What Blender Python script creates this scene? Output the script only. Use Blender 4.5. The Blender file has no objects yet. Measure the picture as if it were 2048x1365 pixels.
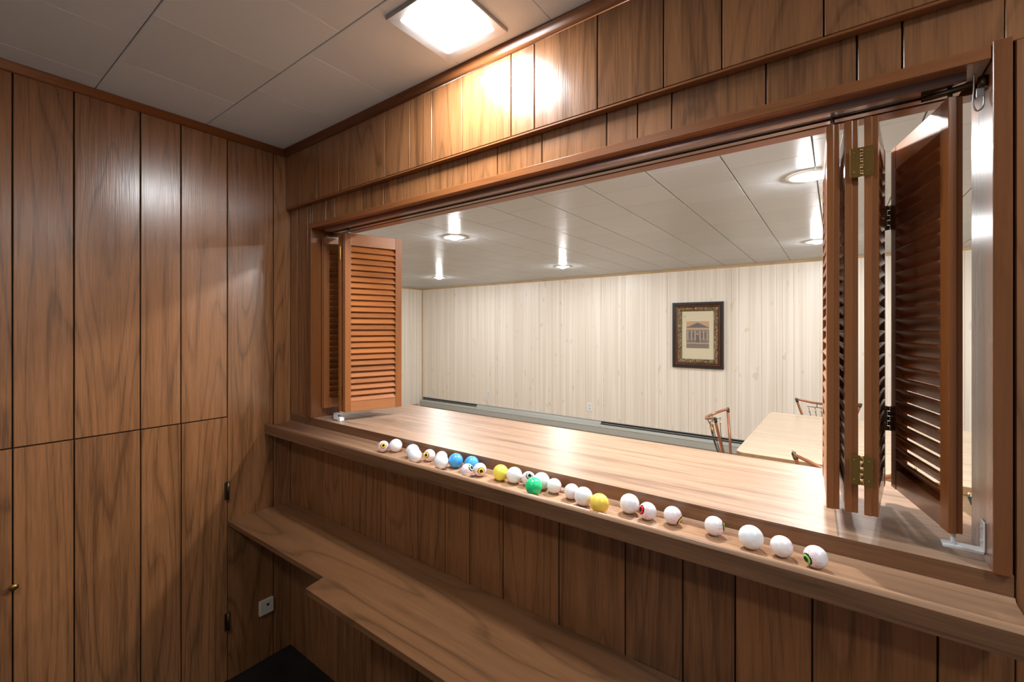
import bpy, bmesh, math, random
from mathutils import Vector, Matrix
random.seed(7)
PI = math.pi
S = bpy.context.scene
C = S.collection

# ------------------------------------------------------------------ camera, world, exposure
H = 1.418                                   # eye height; floor is z = 0
cam_data = bpy.data.cameras.new('camera')
cam = bpy.data.objects.new('camera', cam_data)
C.objects.link(cam)
cam.location = (0, 0, H)
cam.rotation_euler = (PI/2, 0, math.radians(36.34))
cam_data.sensor_width = 36
cam_data.lens = 881.0/2048*36
cam_data.shift_y = -(682.5-656)/2048
cam_data.clip_start = 0.02
S.camera = cam

w = bpy.data.worlds.new('world'); S.world = w; w.use_nodes = True
w.node_tree.nodes['Background'].inputs[0].default_value = (0.93, 0.97, 1.0, 1)
w.node_tree.nodes['Background'].inputs[1].default_value = 0.25   # fill light through an unseen doorway added behind the camera
S.view_settings.view_transform = 'Standard'
S.view_settings.look = 'None'
S.view_settings.exposure = 0.0
S.view_settings.gamma = 1
S.view_settings.use_curve_mapping = False

BAR_LAMP = 148.0          # emission of the square ceiling lenses
BULB = 800.0              # emission of the recessed bulbs in the far room

# ------------------------------------------------------------------ mesh helpers
def newbm(): return bmesh.new()

def box(bm, x0, x1, y0, y1, z0, z1, bev=0.0, seg=1, mi=0, mat=None):
    m = Matrix.Translation(((x0+x1)/2, (y0+y1)/2, (z0+z1)/2)) @ Matrix.Diagonal((abs(x1-x0), abs(y1-y0), abs(z1-z0), 1))
    if mat is not None: m = mat @ m
    r = bmesh.ops.create_cube(bm, size=1, matrix=m)
    vs = r['verts']
    fs = set(f for v in vs for f in v.link_faces)
    for f in fs: f.material_index = mi
    if bev > 0:
        es = list(set(e for v in vs for e in v.link_edges))
        rr = bmesh.ops.bevel(bm, geom=es, offset=bev, segments=seg, profile=0.5, affect='EDGES', clamp_overlap=True)
        for f in rr['faces']: f.material_index = mi
    return vs

def prism(bm, pts, axis, a0, a1, mi=0, smooth=False):
    """extrude a closed 2D polygon along an axis; pts are the two other coordinates in xyz order"""
    def mk(p, a):
        if axis == 'x': return (a, p[0], p[1])
        if axis == 'y': return (p[0], a, p[1])
        return (p[0], p[1], a)
    A = [bm.verts.new(mk(p, a0)) for p in pts]
    B = [bm.verts.new(mk(p, a1)) for p in pts]
    n = len(pts); fs = []
    for i in range(n):
        j = (i+1) % n
        fs.append(bm.faces.new((A[i], A[j], B[j], B[i])))
    for f in fs: f.smooth = smooth
    fs.append(bm.faces.new(list(reversed(A)))); fs.append(bm.faces.new(B))
    for f in fs: f.material_index = mi
    return fs

def catmull(pts, n=6):
    P = [Vector(p) for p in pts]
    out = []
    for i in range(len(P)-1):
        p0 = P[max(i-1, 0)]; p1 = P[i]; p2 = P[i+1]; p3 = P[min(i+2, len(P)-1)]
        for k in range(n):
            t = k/n
            out.append(0.5*((2*p1)+(-p0+p2)*t+(2*p0-5*p1+4*p2-p3)*t*t+(-p0+3*p1-3*p2+p3)*t**3))
    out.append(P[-1])
    return out

def tube(bm, pts, r, n=10, mi=0, closed=False):
    P = [Vector(p) for p in pts]
    rs = r if isinstance(r, (list, tuple)) else [r]*len(P)
    rings = []
    prev = None
    for i, p in enumerate(P):
        if closed: t = (P[(i+1) % len(P)]-P[i-1]).normalized()
        else: t = (P[min(i+1, len(P)-1)]-P[max(i-1, 0)]).normalized()
        if prev is None:
            up = Vector((0, 0, 1)) if abs(t.z) < 0.9 else Vector((1, 0, 0))
            s = t.cross(up).normalized()
        else:
            s = (prev - t*prev.dot(t)).normalized()
        prev = s
        u = t.cross(s).normalized()
        rings.append([bm.verts.new(p + (s*math.cos(2*PI*k/n)+u*math.sin(2*PI*k/n))*rs[i]) for k in range(n)])
    m = len(rings)
    for i in range(m if closed else m-1):
        a = rings[i]; b = rings[(i+1) % m]
        for k in range(n):
            f = bm.faces.new((a[k], a[(k+1) % n], b[(k+1) % n], b[k])); f.smooth = True; f.material_index = mi
    if not closed:
        f = bm.faces.new(list(reversed(rings[0]))); f.material_index = mi
        f = bm.faces.new(rings[-1]); f.material_index = mi

def lathe(bm, prof, c=(0, 0, 0), n=32, mi=0, mat=None):
    """prof = [(r, z)...] revolved about z; r=0 ends are closed"""
    M = Matrix.Translation(c) if mat is None else mat
    rings = []
    for r, z in prof:
        if r < 1e-7: rings.append([bm.verts.new(M @ Vector((0, 0, z)))])
        else: rings.append([bm.verts.new(M @ Vector((r*math.cos(2*PI*k/n), r*math.sin(2*PI*k/n), z))) for k in range(n)])
    for a, b in zip(rings, rings[1:]):
        for k in range(n):
            k2 = (k+1) % n
            if len(a) == 1 and len(b) == 1: continue
            if len(a) == 1: f = bm.faces.new((a[0], b[k2], b[k]))
            elif len(b) == 1: f = bm.faces.new((a[k], a[k2], b[0]))
            else: f = bm.faces.new((a[k], a[k2], b[k2], b[k]))
            f.smooth = True; f.material_index = mi

def sphere(bm, c, r, seg=32, rings=20, mi=0):
    prof = [(r*math.sin(PI*i/rings) if 0 < i < rings else 0, -r*math.cos(PI*i/rings)) for i in range(rings+1)]
    lathe(bm, prof, c, seg, mi)

def obj(name, bm, mats, parent=None, loc=None, rot=None, fix=True):
    if fix: bmesh.ops.recalc_face_normals(bm, faces=bm.faces)
    me = bpy.data.meshes.new(name)
    bm.to_mesh(me); bm.free()
    if not isinstance(mats, (list, tuple)): mats = [mats]
    for m in mats: me.materials.append(m)
    o = bpy.data.objects.new(name, me); C.objects.link(o)
    if parent: o.parent = parent
    if loc: o.location = loc
    if rot: o.rotation_euler = rot
    return o

def tag(o, label, cat, group=None):
    o['label'] = label; o['category'] = cat
    if group: o['group'] = group
    return o

def thing(name, label, cat, loc=(0, 0, 0), rotz=0, group=None):
    o = bpy.data.objects.new(name, None); C.objects.link(o)
    o.empty_display_size = 0.05
    o.location = loc; o.rotation_euler = (0, 0, rotz)
    return tag(o, label, cat, group)

def struct(name, bm, m, label=None):
    o = obj(name, bm, m); o['kind'] = 'structure'
    if label: o['label'] = label
    return o

def dup(root, loc, rotz, label, group=None):
    r = root.copy(); C.objects.link(r); r.location = loc; r.rotation_euler = (0, 0, rotz)
    r['label'] = label
    if group: r['group'] = group
    for ch in list(root.children):
        c = ch.copy(); C.objects.link(c); c.parent = r
        for g in list(ch.children):
            d = g.copy(); C.objects.link(d); d.parent = c
    return r

# ------------------------------------------------------------------ materials
def srgb(r, g, b):
    f = lambda c: (c/255/12.92) if c/255 <= 0.04045 else ((c/255+0.055)/1.055)**2.4
    return (f(r), f(g), f(b), 1)

class NT:
    def __init__(s, name):
        s.m = bpy.data.materials.new(name); s.m.use_nodes = True
        s.t = s.m.node_tree; s.N = s.t.nodes; s.L = s.t.links
        s.b = s.N['Principled BSDF']
    def n(s, typ, **k):
        x = s.N.new(typ)
        for a, v in k.items(): setattr(x, a, v)
        return x
    def link(s, a, b): s.L.new(a, b)
    def setin(s, node, i, v):
        if hasattr(v, 'node'): s.L.new(v, node.inputs[i])
        else: node.inputs[i].default_value = v
    def math(s, op, a, b=None, c=None, clamp=False):
        x = s.n('ShaderNodeMath', operation=op); x.use_clamp = clamp
        s.setin(x, 0, a)
        if b is not None: s.setin(x, 1, b)
        if c is not None: s.setin(x, 2, c)
        return x.outputs[0]
    def mix(s, fac, a, b, blend='MIX'):
        x = s.n('ShaderNodeMix', data_type='RGBA', blend_type=blend)
        s.setin(x, 0, fac); s.setin(x, 6, a); s.setin(x, 7, b)
        return x.outputs[2]
    def ramp(s, fac, stops, interp='LINEAR'):
        x = s.n('ShaderNodeValToRGB'); cr = x.color_ramp; cr.interpolation = interp
        while len(cr.elements) < len(stops): cr.elements.new(0.5)
        for e, (p, c) in zip(cr.elements, stops):
            e.position = p; e.color = c if len(c) == 4 else (*c, 1)
        s.setin(x, 0, fac)
        return x.outputs[0]
    def noise(s, vec, scale, detail=2, rough=0.5, dist=0.0):
        x = s.n('ShaderNodeTexNoise')
        if vec is not None: s.L.new(vec, x.inputs['Vector'])
        x.inputs['Scale'].default_value = scale; x.inputs['Detail'].default_value = detail
        x.inputs['Roughness'].default_value = rough; x.inputs['Distortion'].default_value = dist
        return x.outputs['Fac']
    def coord(s): return s.n('ShaderNodeTexCoord').outputs['Object']
    def scale(s, vec, sc):
        x = s.n('ShaderNodeVectorMath', operation='MULTIPLY')
        s.L.new(vec, x.inputs[0]); x.inputs[1].default_value = sc
        return x.outputs[0]
    def add(s, vec, v):
        x = s.n('ShaderNodeVectorMath', operation='ADD')
        s.L.new(vec, x.inputs[0]); s.setin(x, 1, v)
        return x.outputs[0]
    def bump(s, h, strength=0.2, dist=0.001):
        x = s.n('ShaderNodeBump'); x.inputs['Strength'].default_value = strength
        x.inputs['Distance'].default_value = dist
        s.L.new(h, x.inputs['Height']); s.L.new(x.outputs[0], s.b.inputs['Normal'])
    def set(s, **k):
        names = {'col': 'Base Color', 'rough': 'Roughness', 'metal': 'Metallic', 'spec': 'Specular IOR Level', 'coat': 'Coat Weight', 'coatr': 'Coat Roughness'}
        for a, v in k.items(): s.setin(s.b, names[a], v)

def plain(name, col, rough=0.5, metal=0.0, spec=0.5, coat=0.0):
    t = NT(name); t.set(col=col, rough=rough, metal=metal, spec=spec, coat=coat)
    n = t.noise(t.coord(), 60, 3)
    t.set(rough=t.math('MULTIPLY_ADD', n, 0.12, rough-0.06))
    return t.m

def wood(name, dark, mid, light, grain='z', rings=14.0, rscale=3.2, stretch=0.13, rough=0.35, islands=False,
         fib=0.35, ringw=0.35, spec=0.5, tone=0.22, coat=0.0, bump=0.12):
    t = NT(name)
    v = t.coord()
    if islands:
        rnd = t.n('ShaderNodeNewGeometry').outputs['Random Per Island']
        comb = t.n('ShaderNodeCombineXYZ')
        t.link(t.math('MULTIPLY', rnd, 37.0), comb.inputs[0]); t.link(t.math('MULTIPLY', rnd, 91.0), comb.inputs[1])
        t.link(t.math('MULTIPLY', rnd, 53.0), comb.inputs[2])
        v = t.add(v, comb.outputs[0])
    ax = {'x': 0, 'y': 1, 'z': 2}[grain]
    a = [1, 1, 1]; a[ax] = stretch
    b = [260, 260, 260]; b[ax] = 9
    c = [30, 30, 30]; c[ax] = 1.1
    n1 = t.noise(t.scale(v, a), rscale, 2.2, 0.45, 0.25)
    fr = t.math('FRACT', t.math('MULTIPLY', n1, rings))
    ring = t.ramp(fr, [(0, (0.15,)*3), (0.10, (0.60,)*3), (0.35, (0.78,)*3), (0.80, (0.70,)*3), (0.95, (0.3,)*3), (1, (0.15,)*3)], 'EASE')
    f1 = t.noise(t.scale(v, b), 1, 2, 0.6)
    f2 = t.noise(t.scale(v, c), 1, 3, 0.6)
    low = t.noise(t.scale(v, a), 1.6, 1)
    s = t.math('MULTIPLY', ring, ringw)
    s = t.math('MULTIPLY_ADD', f1, fib, s)
    s = t.math('MULTIPLY_ADD', f2, fib*1.1, s)
    s = t.math('MULTIPLY_ADD', low, 0.35, s)
    tot = ringw*0.6 + fib*1.05 + 0.175
    s = t.math('MULTIPLY_ADD', t.math('SUBTRACT', s, tot), 1.35, 0.5)
    if islands:
        s = t.math('MULTIPLY_ADD', t.math('SUBTRACT', rnd, 0.5), tone, s)
    col = t.ramp(s, [(0.18, dark), (0.5, mid), (0.82, light)])
    t.set(col=col, rough=t.math('MULTIPLY_ADD', f2, 0.14, rough-0.07), spec=spec, coat=coat)
    t.bump(t.math('MULTIPLY_ADD', f1, 0.6, s), bump, 0.0012)
    return t.m

def wood3(name, mid, k=1.0, **kw):
    d = tuple(c*(1-0.55*k) for c in mid[:3])+(1,)
    l = tuple(min(1, c*(1+0.42*k)) for c in mid[:3])+(1,)
    return wood(name, d, mid, l, **kw)

M = {}
M['panel'] = wood3('wall_panelling', (0.235, 0.099, 0.037, 1), 0.80, grain='z', islands=True, rough=0.25, rings=25, rscale=3.6, stretch=0.10, spec=0.72, ringw=0.36, fib=0.62)
M['groove'] = plain('groove_dark', (0.02, 0.011, 0.007, 1), 0.7)
M['trim'] = wood3('stained_trim', (0.24, 0.085, 0.028, 1), 0.6, grain='x', rough=0.30, rings=8, rscale=6, stretch=0.1, ringw=0.2)
M['trim_y'] = wood3('stained_trim_left', (0.24, 0.085, 0.028, 1), 0.6, grain='y', rough=0.30, rings=8, rscale=6, stretch=0.1, ringw=0.2)
M['trim_z'] = wood3('stained_jamb', (0.19, 0.066, 0.020, 1), 0.6, grain='z', rough=0.28, rings=8, rscale=6, stretch=0.1, ringw=0.2)
M['shutter'] = wood3('shutter_wood', (0.27, 0.092, 0.024, 1), 0.5, grain='z', rough=0.30, rings=7, rscale=9, stretch=0.06, ringw=0.2, fib=0.3, spec=0.5)
M['louver'] = wood3('louver_wood', (0.33, 0.115, 0.034, 1), 0.5, grain='x', rough=0.27, rings=5, rscale=12, stretch=0.1, ringw=0.15, fib=0.3, islands=True, tone=0.5, spec=0.5)
M['laminate'] = wood3('counter_laminate', (0.335, 0.208, 0.135, 1), 0.95, grain='x', rough=0.36, rings=9, rscale=7, stretch=0.045, ringw=0.22, fib=0.55, bump=0.03, spec=0.4)
M['ledge'] = wood3('ledge_laminate', (0.46, 0.268, 0.160, 1), 0.75, grain='x', rough=0.30, rings=9, rscale=7, stretch=0.045, ringw=0.22, fib=0.42, bump=0.03)
M['edge_shade'] = wood3('shaded_edge_laminate', (0.17, 0.080, 0.038, 1), 1.0, grain='x', rough=0.33, rings=9, rscale=7, stretch=0.05, ringw=0.25, fib=0.5, bump=0.03)  # edge laminate darkened: shade of the front faces put into its colour
M['shelf'] = wood3('shelf_laminate', (0.19, 0.088, 0.038, 1), 0.9, grain='x', spec=0.35, rough=0.38, rings=12, rscale=4.5, stretch=0.13, ringw=0.32, bump=0.05)
M['brass'] = plain('aged_brass', (0.34, 0.20, 0.06, 1), 0.34, 1.0)
M['darkbrass'] = plain('dark_brass', (0.12, 0.085, 0.05, 1), 0.4, 1.0)
M['steel'] = plain('zinc_steel', (0.72, 0.74, 0.76, 1), 0.3, 1.0)
M['whitemetal'] = plain('white_painted_bracket', (0.8, 0.84, 0.86, 1), 0.35)
M['track'] = plain('brown_anodised_track', (0.30, 0.20, 0.17, 1), 0.3, 0.75)
M['trackslot'] = plain('track_slot', (0.03, 0.02, 0.015, 1), 0.6)
M['white_plastic'] = plain('white_plastic', (0.80, 0.82, 0.84, 1), 0.35)
M['beige_plastic'] = plain('aged_beige_plastic', (0.62, 0.55, 0.46, 1), 0.45)
M['black'] = plain('black_recess', (0.008, 0.008, 0.008, 1), 0.6)
M['heater'] = plain('grey_green_enamel', (0.42, 0.44, 0.41, 1), 0.4)
M['heaterfin'] = plain('heater_slot_dark', (0.015, 0.014, 0.014, 1), 0.6)

def tile_mat(name, col, rough, spec=0.5):
    t = NT(name)
    v = t.coord()
    n = t.noise(t.scale(v, (90, 260, 90)), 1, 3, 0.6)
    n2 = t.noise(v, 900, 2)
    rnd = t.n('ShaderNodeNewGeometry').outputs['Random Per Island']
    c2 = tuple(c*0.93 for c in col[:3])+(1,)
    t.set(col=t.mix(rnd, col, c2), rough=rough, spec=spec)
    t.bump(t.math('ADD', n, n2), 0.10, 0.0012)
    return t.m
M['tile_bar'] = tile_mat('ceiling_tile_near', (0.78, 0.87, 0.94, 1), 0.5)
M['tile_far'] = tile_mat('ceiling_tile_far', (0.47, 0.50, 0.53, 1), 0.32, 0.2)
M['seam'] = plain('tile_seam', (0.22, 0.20, 0.18, 1), 0.7)

def far_wall_mat():
    t = NT('whitewashed_panelling')
    v = t.coord()
    s1 = t.noise(t.scale(v, (55, 55, 0.35)), 1, 3, 0.7)
    s2 = t.noise(t.scale(v, (14, 14, 0.2)), 1, 2, 0.6)
    s3 = t.noise(t.scale(v, (7, 7, 2.2)), 2.4, 2, 0.5)
    kn = t.ramp(t.noise(t.scale(v, (9, 9, 3.5)), 2, 1, 0.4), [(0.0, (0,)*3), (0.24, (0,)*3), (0.29, (1,)*3), (1, (1,)*3)])
    s = t.math('MULTIPLY_ADD', s2, 0.8, s1)
    col = t.ramp(s, [(0.5, srgb(217, 208, 194)), (0.88, srgb(228, 221, 209)), (1.2, srgb(237, 232, 223))])
    col = t.mix(t.math('MULTIPLY', t.math('SUBTRACT', 1.0, kn), 0.2), col, srgb(150, 128, 104))
    t.set(col=col, rough=t.math('MULTIPLY_ADD', s3, 0.1, 0.33))
    t.bump(s, 0.12, 0.0015)
    return t.m
M['farwall'] = far_wall_mat()
M['fartrim'] = wood3('pale_trim', (0.50, 0.36, 0.20, 1), 0.4, grain='x', rough=0.4)
M['tabletop'] = wood3('pale_laminate', (0.62, 0.49, 0.35, 1), 0.25, grain='x', rough=0.25, rings=9, rscale=3, stretch=0.06, ringw=0.25, fib=0.5, bump=0.02)
M['tableedge'] = wood3('table_edge', (0.30, 0.185, 0.095, 1), 0.5, grain='z', rough=0.35)

def floor_mat():
    t = NT('black_sheet_floor')
    v = t.coord()
    n = t.noise(v, 9, 4, 0.65)
    sc = t.ramp(t.noise(t.scale(v, (30, 80, 30)), 1, 4, 0.75, 1.5), [(0.0, (0,)*3), (0.66, (0,)*3), (0.72, (1,)*3), (1, (1,)*3)])
    col = t.ramp(n, [(0.3, (0.006, 0.006, 0.006, 1)), (0.7, (0.02, 0.02, 0.02, 1))])
    t.set(col=t.mix(t.math('MULTIPLY', sc, 0.35), col, (0.16, 0.15, 0.14, 1)), rough=t.math('MULTIPLY_ADD', n, 0.3, 0.25))
    t.bump(n, 0.25, 0.004)
    return t.m
M['floor'] = floor_mat()
def far_floor_mat():
    t = NT('tan_vinyl_tile_floor'); v = t.coord()
    n = t.noise(v, 25, 4, 0.7)
    ck = t.n('ShaderNodeTexChecker'); ck.inputs['Scale'].default_value = 3.28; t.link(v, ck.inputs['Vector'])
    col = t.ramp(n, [(0.3, srgb(165, 130, 95)), (0.7, srgb(195, 165, 130))])
    t.set(col=t.mix(t.math('MULTIPLY', ck.outputs['Fac'], 0.15), col, srgb(140, 110, 80)), rough=0.35)
    return t.m
M['farfloor'] = far_floor_mat()

def emit(name, col, strength):
    t = NT(name)
    t.b.inputs['Base Color'].default_value = (0.9, 0.9, 0.9, 1)
    t.b.inputs['Emission Color'].default_value = col
    t.b.inputs['Emission Strength'].default_value = strength
    return t.m
M['lens'] = emit('glowing_lens', (0.95, 0.98, 1.0, 1), BAR_LAMP)
M['lens_back'] = emit('glowing_lens_dimmer', (0.95, 0.98, 1.0, 1), BAR_LAMP*0.75)
M['bulb_bar'] = emit('glowing_bulb_over_counter', (1.0, 0.985, 0.97, 1), BULB*1.9)
M['bulb'] = emit('glowing_bulb', (1.0, 0.985, 0.97, 1), BULB)

# ------------------------------------------------------------------ dimensions (metres, floor = 0)
XL = -1.966            # panelled wall on the left
YW = 1.000             # face of the wall with the opening
CEIL = H + 0.7825
FCEIL = H + 0.690
CT = H - 0.381         # counter top
YB = -1.62             # wall behind the camera
XR = 1.30
FX0, FX1, FY1 = -5.92, 2.60, 5.36
OPL, OPR = -1.78, 0.195
HEAD = H + 0.4185

# ------------------------------------------------------------------ shell
bm = newbm(); box(bm, XL-0.1, XR+0.1, YB-0.1, 1.12, -0.06, 0.0); struct('floor', bm, M['floor'])
bm = newbm(); box(bm, FX0-0.1, FX1+0.1, 1.12, FY1+0.1, -0.06, 0.0); struct('floor.001', bm, M['farfloor'])

def planks_x(bm, x0, x1, z0, z1, y, seams, gap=0.0028, th=0.006, sgn=1):
    xs = [x0]+[s for s in seams if x0+0.01 < s < x1-0.01]+[x1]
    for i in range(len(xs)-1):
        a = xs[i]+(gap/2 if i else 0); b = xs[i+1]-(gap/2 if i < len(xs)-2 else 0)
        ya, yb = (y, y+th) if sgn > 0 else (y-th, y)
        box(bm, a, b, ya, yb, z0, z1, 0.0011, 1)

def planks_y(bm, y0, y1, z0, z1, x, seams, gap=0.0034, th=0.006, sgn=-1):
    ys = [y0]+[s for s in seams if y0+0.01 < s < y1-0.01]+[y1]
    for i in range(len(ys)-1):
        a = ys[i]+(gap/2 if i else 0); b = ys[i+1]-(gap/2 if i < len(ys)-2 else 0)
        xa, xb = (x-th, x) if sgn < 0 else (x, x+th)
        box(bm, xa, xb, a, b, z0, z1, 0.0013, 1)

# left wall: the hatch door cut into it below z = HATCH
HATCH = H - 0.357
HY = 0.7468                                     # hinge side of the hatch
SE_L = [-1.50, -1.33, -1.20, -1.05, -0.90, -0.73, -0.60, -0.46, -0.31, -0.16, 0.02, 0.1744, 0.3052, 0.4726, 0.5913, 0.7433, 0.9263]
bm = newbm()
planks_y(bm, -0.1585, HY-0.0015, HATCH+0.001, CEIL, XL, SE_L)
planks_y(bm, HY+0.0015, YW, 0.0, CEIL, XL, [0.9263])
planks_y(bm, YB, -0.1615, 0.0, CEIL, XL, SE_L)
box(bm, XL-0.10, XL-0.0075, YB-0.1, 1.12, 0, CEIL+0.05, mi=1)
struct('wall_left', bm, [M['panel'], M['groove']])
bm = newbm()
planks_y(bm, -0.158, HY-0.0015, 0.006, HATCH-0.0025, XL+0.0035, SE_L, th=0.009)
door = struct('door_1', bm, [M['panel'], M['groove']], 'low hatch door cut into the left panelled wall')
for hz in (0.692+0.073, 0.203+0.038):
    bm = newbm()
    z0 = hz-0.037
    tube(bm, [(XL+0.0075, HY, z0), (XL+0.0075, HY, z0+0.075)], 0.0042, 10)
    for zz in (z0-0.002, z0+0.074): sphere(bm, (XL+0.0075, HY, zz), 0.0052, 10, 8)
    box(bm, XL, XL+0.0052, HY-0.012, HY+0.006, z0+0.002, z0+0.072, 0.0004)
    obj('hinge', bm, M['darkbrass'], door)
bm = newbm()
mt = Matrix.Translation((XL, 0.176, H-0.765)) @ Matrix.Rotation(PI/2, 4, 'Y')
lathe(bm, [(0, 0), (0.005, 0), (0.0045, 0.008), (0.009, 0.012), (0.010, 0.016), (0.007, 0.020), (0, 0.021)], n=20, mat=mt)
obj('door_knob', bm, M['brass'], door)

# wall with the opening
SE_LOW = [-1.88, -1.747, -1.57, -1.411, -1.297, -1.128, -1.0, -0.896, -0.768, -0.584, -0.403, -0.271, -0.167, -0.036, 0.135, 0.30, 0.42, 0.58, 0.70, 0.86, 1.0, 1.15]
SE_BAND = [-1.782, -1.68, -1.615, -1.433, -1.306, -1.204, -1.075, -0.905, -0.789, -0.636, -0.45, -0.373, -0.295, -0.112, 0.03, 0.091, 0.2095, 0.32, 0.5, 0.66, 0.80, 0.95, 1.1]
bm = newbm()
planks_x(bm, XL, 0.2205, 0.0, CT-0.07, YW, SE_LOW)
planks_x(bm, OPL-0.02, 0.2095, H+0.4405, CEIL, YW, SE_BAND)
planks_x(bm, XL, OPL-0.0205, CT+0.0005, CEIL, YW, [-1.905, -1.82])
planks_x(bm, 0.2218, XR, 0.0, H+0.4405, YW, [0.32, 0.5, 0.66, 0.80, 0.95, 1.1])
planks_x(bm, 0.2105, XR, H+0.4405, CEIL, YW, [0.32, 0.5, 0.66, 0.80, 0.95, 1.1])
box(bm, XL, XR, YW+0.0075, 1.112, 0.0, CT-0.0395, mi=1)
box(bm, XL, XR, YW+0.0075, 1.112, H+0.441, CEIL+0.02, mi=1)
box(bm, XL, OPL-0.021, YW+0.0075, 1.112, CT+0.0005, H+0.441, mi=1)
box(bm, 0.2205, XR, YW+0.0075, 1.112, CT-0.0395, H+0.441, mi=1)
# far-room side of the same wall
box(bm, FX0, XL-0.0005, 1.112, 1.12, 0.0, FCEIL+0.1, mi=2)
box(bm, XL, OPL-0.021, 1.112, 1.12, CT+0.0005, FCEIL+0.1, mi=2)
box(bm, 0.2205, FX1, 1.112, 1.12, 0.0, FCEIL+0.1, mi=2)
box(bm, XL, 0.22, 1.112, 1.12, 0.0, CT-0.0395, mi=2)
box(bm, OPL-0.021, OPR+0.0225, 1.112, 1.12, H+0.441, FCEIL+0.1, mi=2)
struct('wall_front', bm, [M['panel'], M['groove'], M['farwall']])

# boxed-out soffit above the opening
SE_S = [-1.84, -1.711, -1.552, -1.438, -1.271, -1.14, -1.036, -0.906, -0.723, -0.646, -0.464, -0.306, -0.188, -0.018, 0.14, 0.3, 0.42, 0.6, 0.75, 0.9, 1.1]
bm = newbm()
planks_x(bm, XL, XR, H+0.5285, CEIL, 0.978, SE_S)
box(bm, XL, XR, 0.9855, YW, H+0.530, CEIL, mi=1)
struct('wall_soffit', bm, [M['panel'], M['groove']])
bm = newbm(); box(bm, XL, XR, 0.979, 0.9995, H+0.5225, H+0.5282, 0.001); struct('trim_1', bm, M['trim'])

# cove mouldings
cv = [(0, 0), (-0.018, 0), (-0.0185, -0.004), (-0.015, -0.008), (-0.012, -0.014), (-0.0105, -0.020), (-0.008, -0.024), (-0.0045, -0.0265), (0, -0.027)]
bm = newbm(); prism(bm, [(0.978+a, CEIL+b) for a, b in cv], 'x', XL, XR, smooth=True); struct('trim_2', bm, M['trim'])
bm = newbm(); prism(bm, [(XL-a, CEIL+b) for a, b in cv], 'y', YB, 0.978, smooth=True); struct('trim_3', bm, M['trim_y'])

# frame boards around the opening
bm = newbm()
box(bm, OPL-0.02, OPR+0.0, 0.992, 1.125, HEAD, H+0.4395, 0.0012)
struct('trim_4', bm, M['trim'], 'stained board across the head of the opening')
bm = newbm(); box(bm, OPL-0.02, OPL, 0.992, 1.125, CT+0.0002, HEAD-0.0002, 0.001); struct('trim_5', bm, M['trim_z'])
bm = newbm(); box(bm, OPR+0.0006, OPR+0.0215, 0.990, 1.125, CT+0.0002, H+0.4440, 0.001); struct('trim_6', bm, M['trim_z'])
bm = newbm(); box(bm, OPL, OPR, 1.088, 1.125, H+0.405, HEAD-0.0002, 0.001); struct('trim_7', bm, M['trim'])

# walls behind and to the right of the camera
DX0, DX1, DZ = -0.95, 0.55, 2.05  # unseen doorway, added to let fill light into the bar room
M['paint'] = plain('offwhite_paint', (0.70, 0.70, 0.68, 1), 0.6)  # unseen walls kept pale to bounce light onto the ceiling
bm = newbm()
box(bm, XL-0.1, DX0, YB-0.1, YB, 0, CEIL+0.05); box(bm, DX1, XR+0.1, YB-0.1, YB, 0, CEIL+0.05); box(bm, DX0, DX1, YB-0.1, YB, DZ, CEIL+0.05)
struct('wall_back', bm, M['paint'])
bm = newbm(); box(bm, XR, XR+0.1, YB-0.1, 1.112, 0, CEIL+0.05); struct('wall_right', bm, M['paint'])

# ceilings: real tiles with narrow bevels, laid in running bond
def tiles(bm, x0, x1, y0, y1, z, p, along, org, wide, thin, th=0.010, bev=0.0014):
    """along = axis of the continuous seams"""
    A0, A1, B0, B1 = (x0, x1, y0, y1) if along == 'x' else (y0, y1, x0, x1)
    oa, ob = (org[0], org[1]) if along == 'x' else (org[1], org[0])
    r0 = math.floor((B0-ob)/p)-1; r1 = math.ceil((B1-ob)/p)+1
    for r in range(r0, r1):
        b0 = max(B0, ob+r*p+wide/2); b1 = min(B1, ob+(r+1)*p-wide/2)
        if b1-b0 < 0.004: continue
        off = 0.5*p if r % 2 else 0
        c0 = math.floor((A0-oa-off)/p)-1; c1 = math.ceil((A1-oa-off)/p)+1
        for c in range(c0, c1):
            a0 = max(A0, oa+off+c*p+thin/2); a1 = min(A1, oa+off+(c+1)*p-thin/2)
            if a1-a0 < 0.004: continue
            if along == 'x': box(bm, a0, a1, b0, b1, z, z+th, bev)
            else: box(bm, b0, b1, a0, a1, z, z+th, bev)
bm = newbm()
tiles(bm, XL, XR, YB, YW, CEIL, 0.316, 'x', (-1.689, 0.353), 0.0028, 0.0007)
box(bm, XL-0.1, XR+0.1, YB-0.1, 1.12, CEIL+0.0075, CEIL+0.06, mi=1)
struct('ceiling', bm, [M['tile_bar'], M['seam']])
bm = newbm()
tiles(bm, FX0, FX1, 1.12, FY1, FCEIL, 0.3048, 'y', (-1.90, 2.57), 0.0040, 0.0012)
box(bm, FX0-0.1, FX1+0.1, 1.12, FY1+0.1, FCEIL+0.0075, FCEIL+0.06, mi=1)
struct('ceiling.001', bm, [M['tile_far'], M['seam']])

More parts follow.
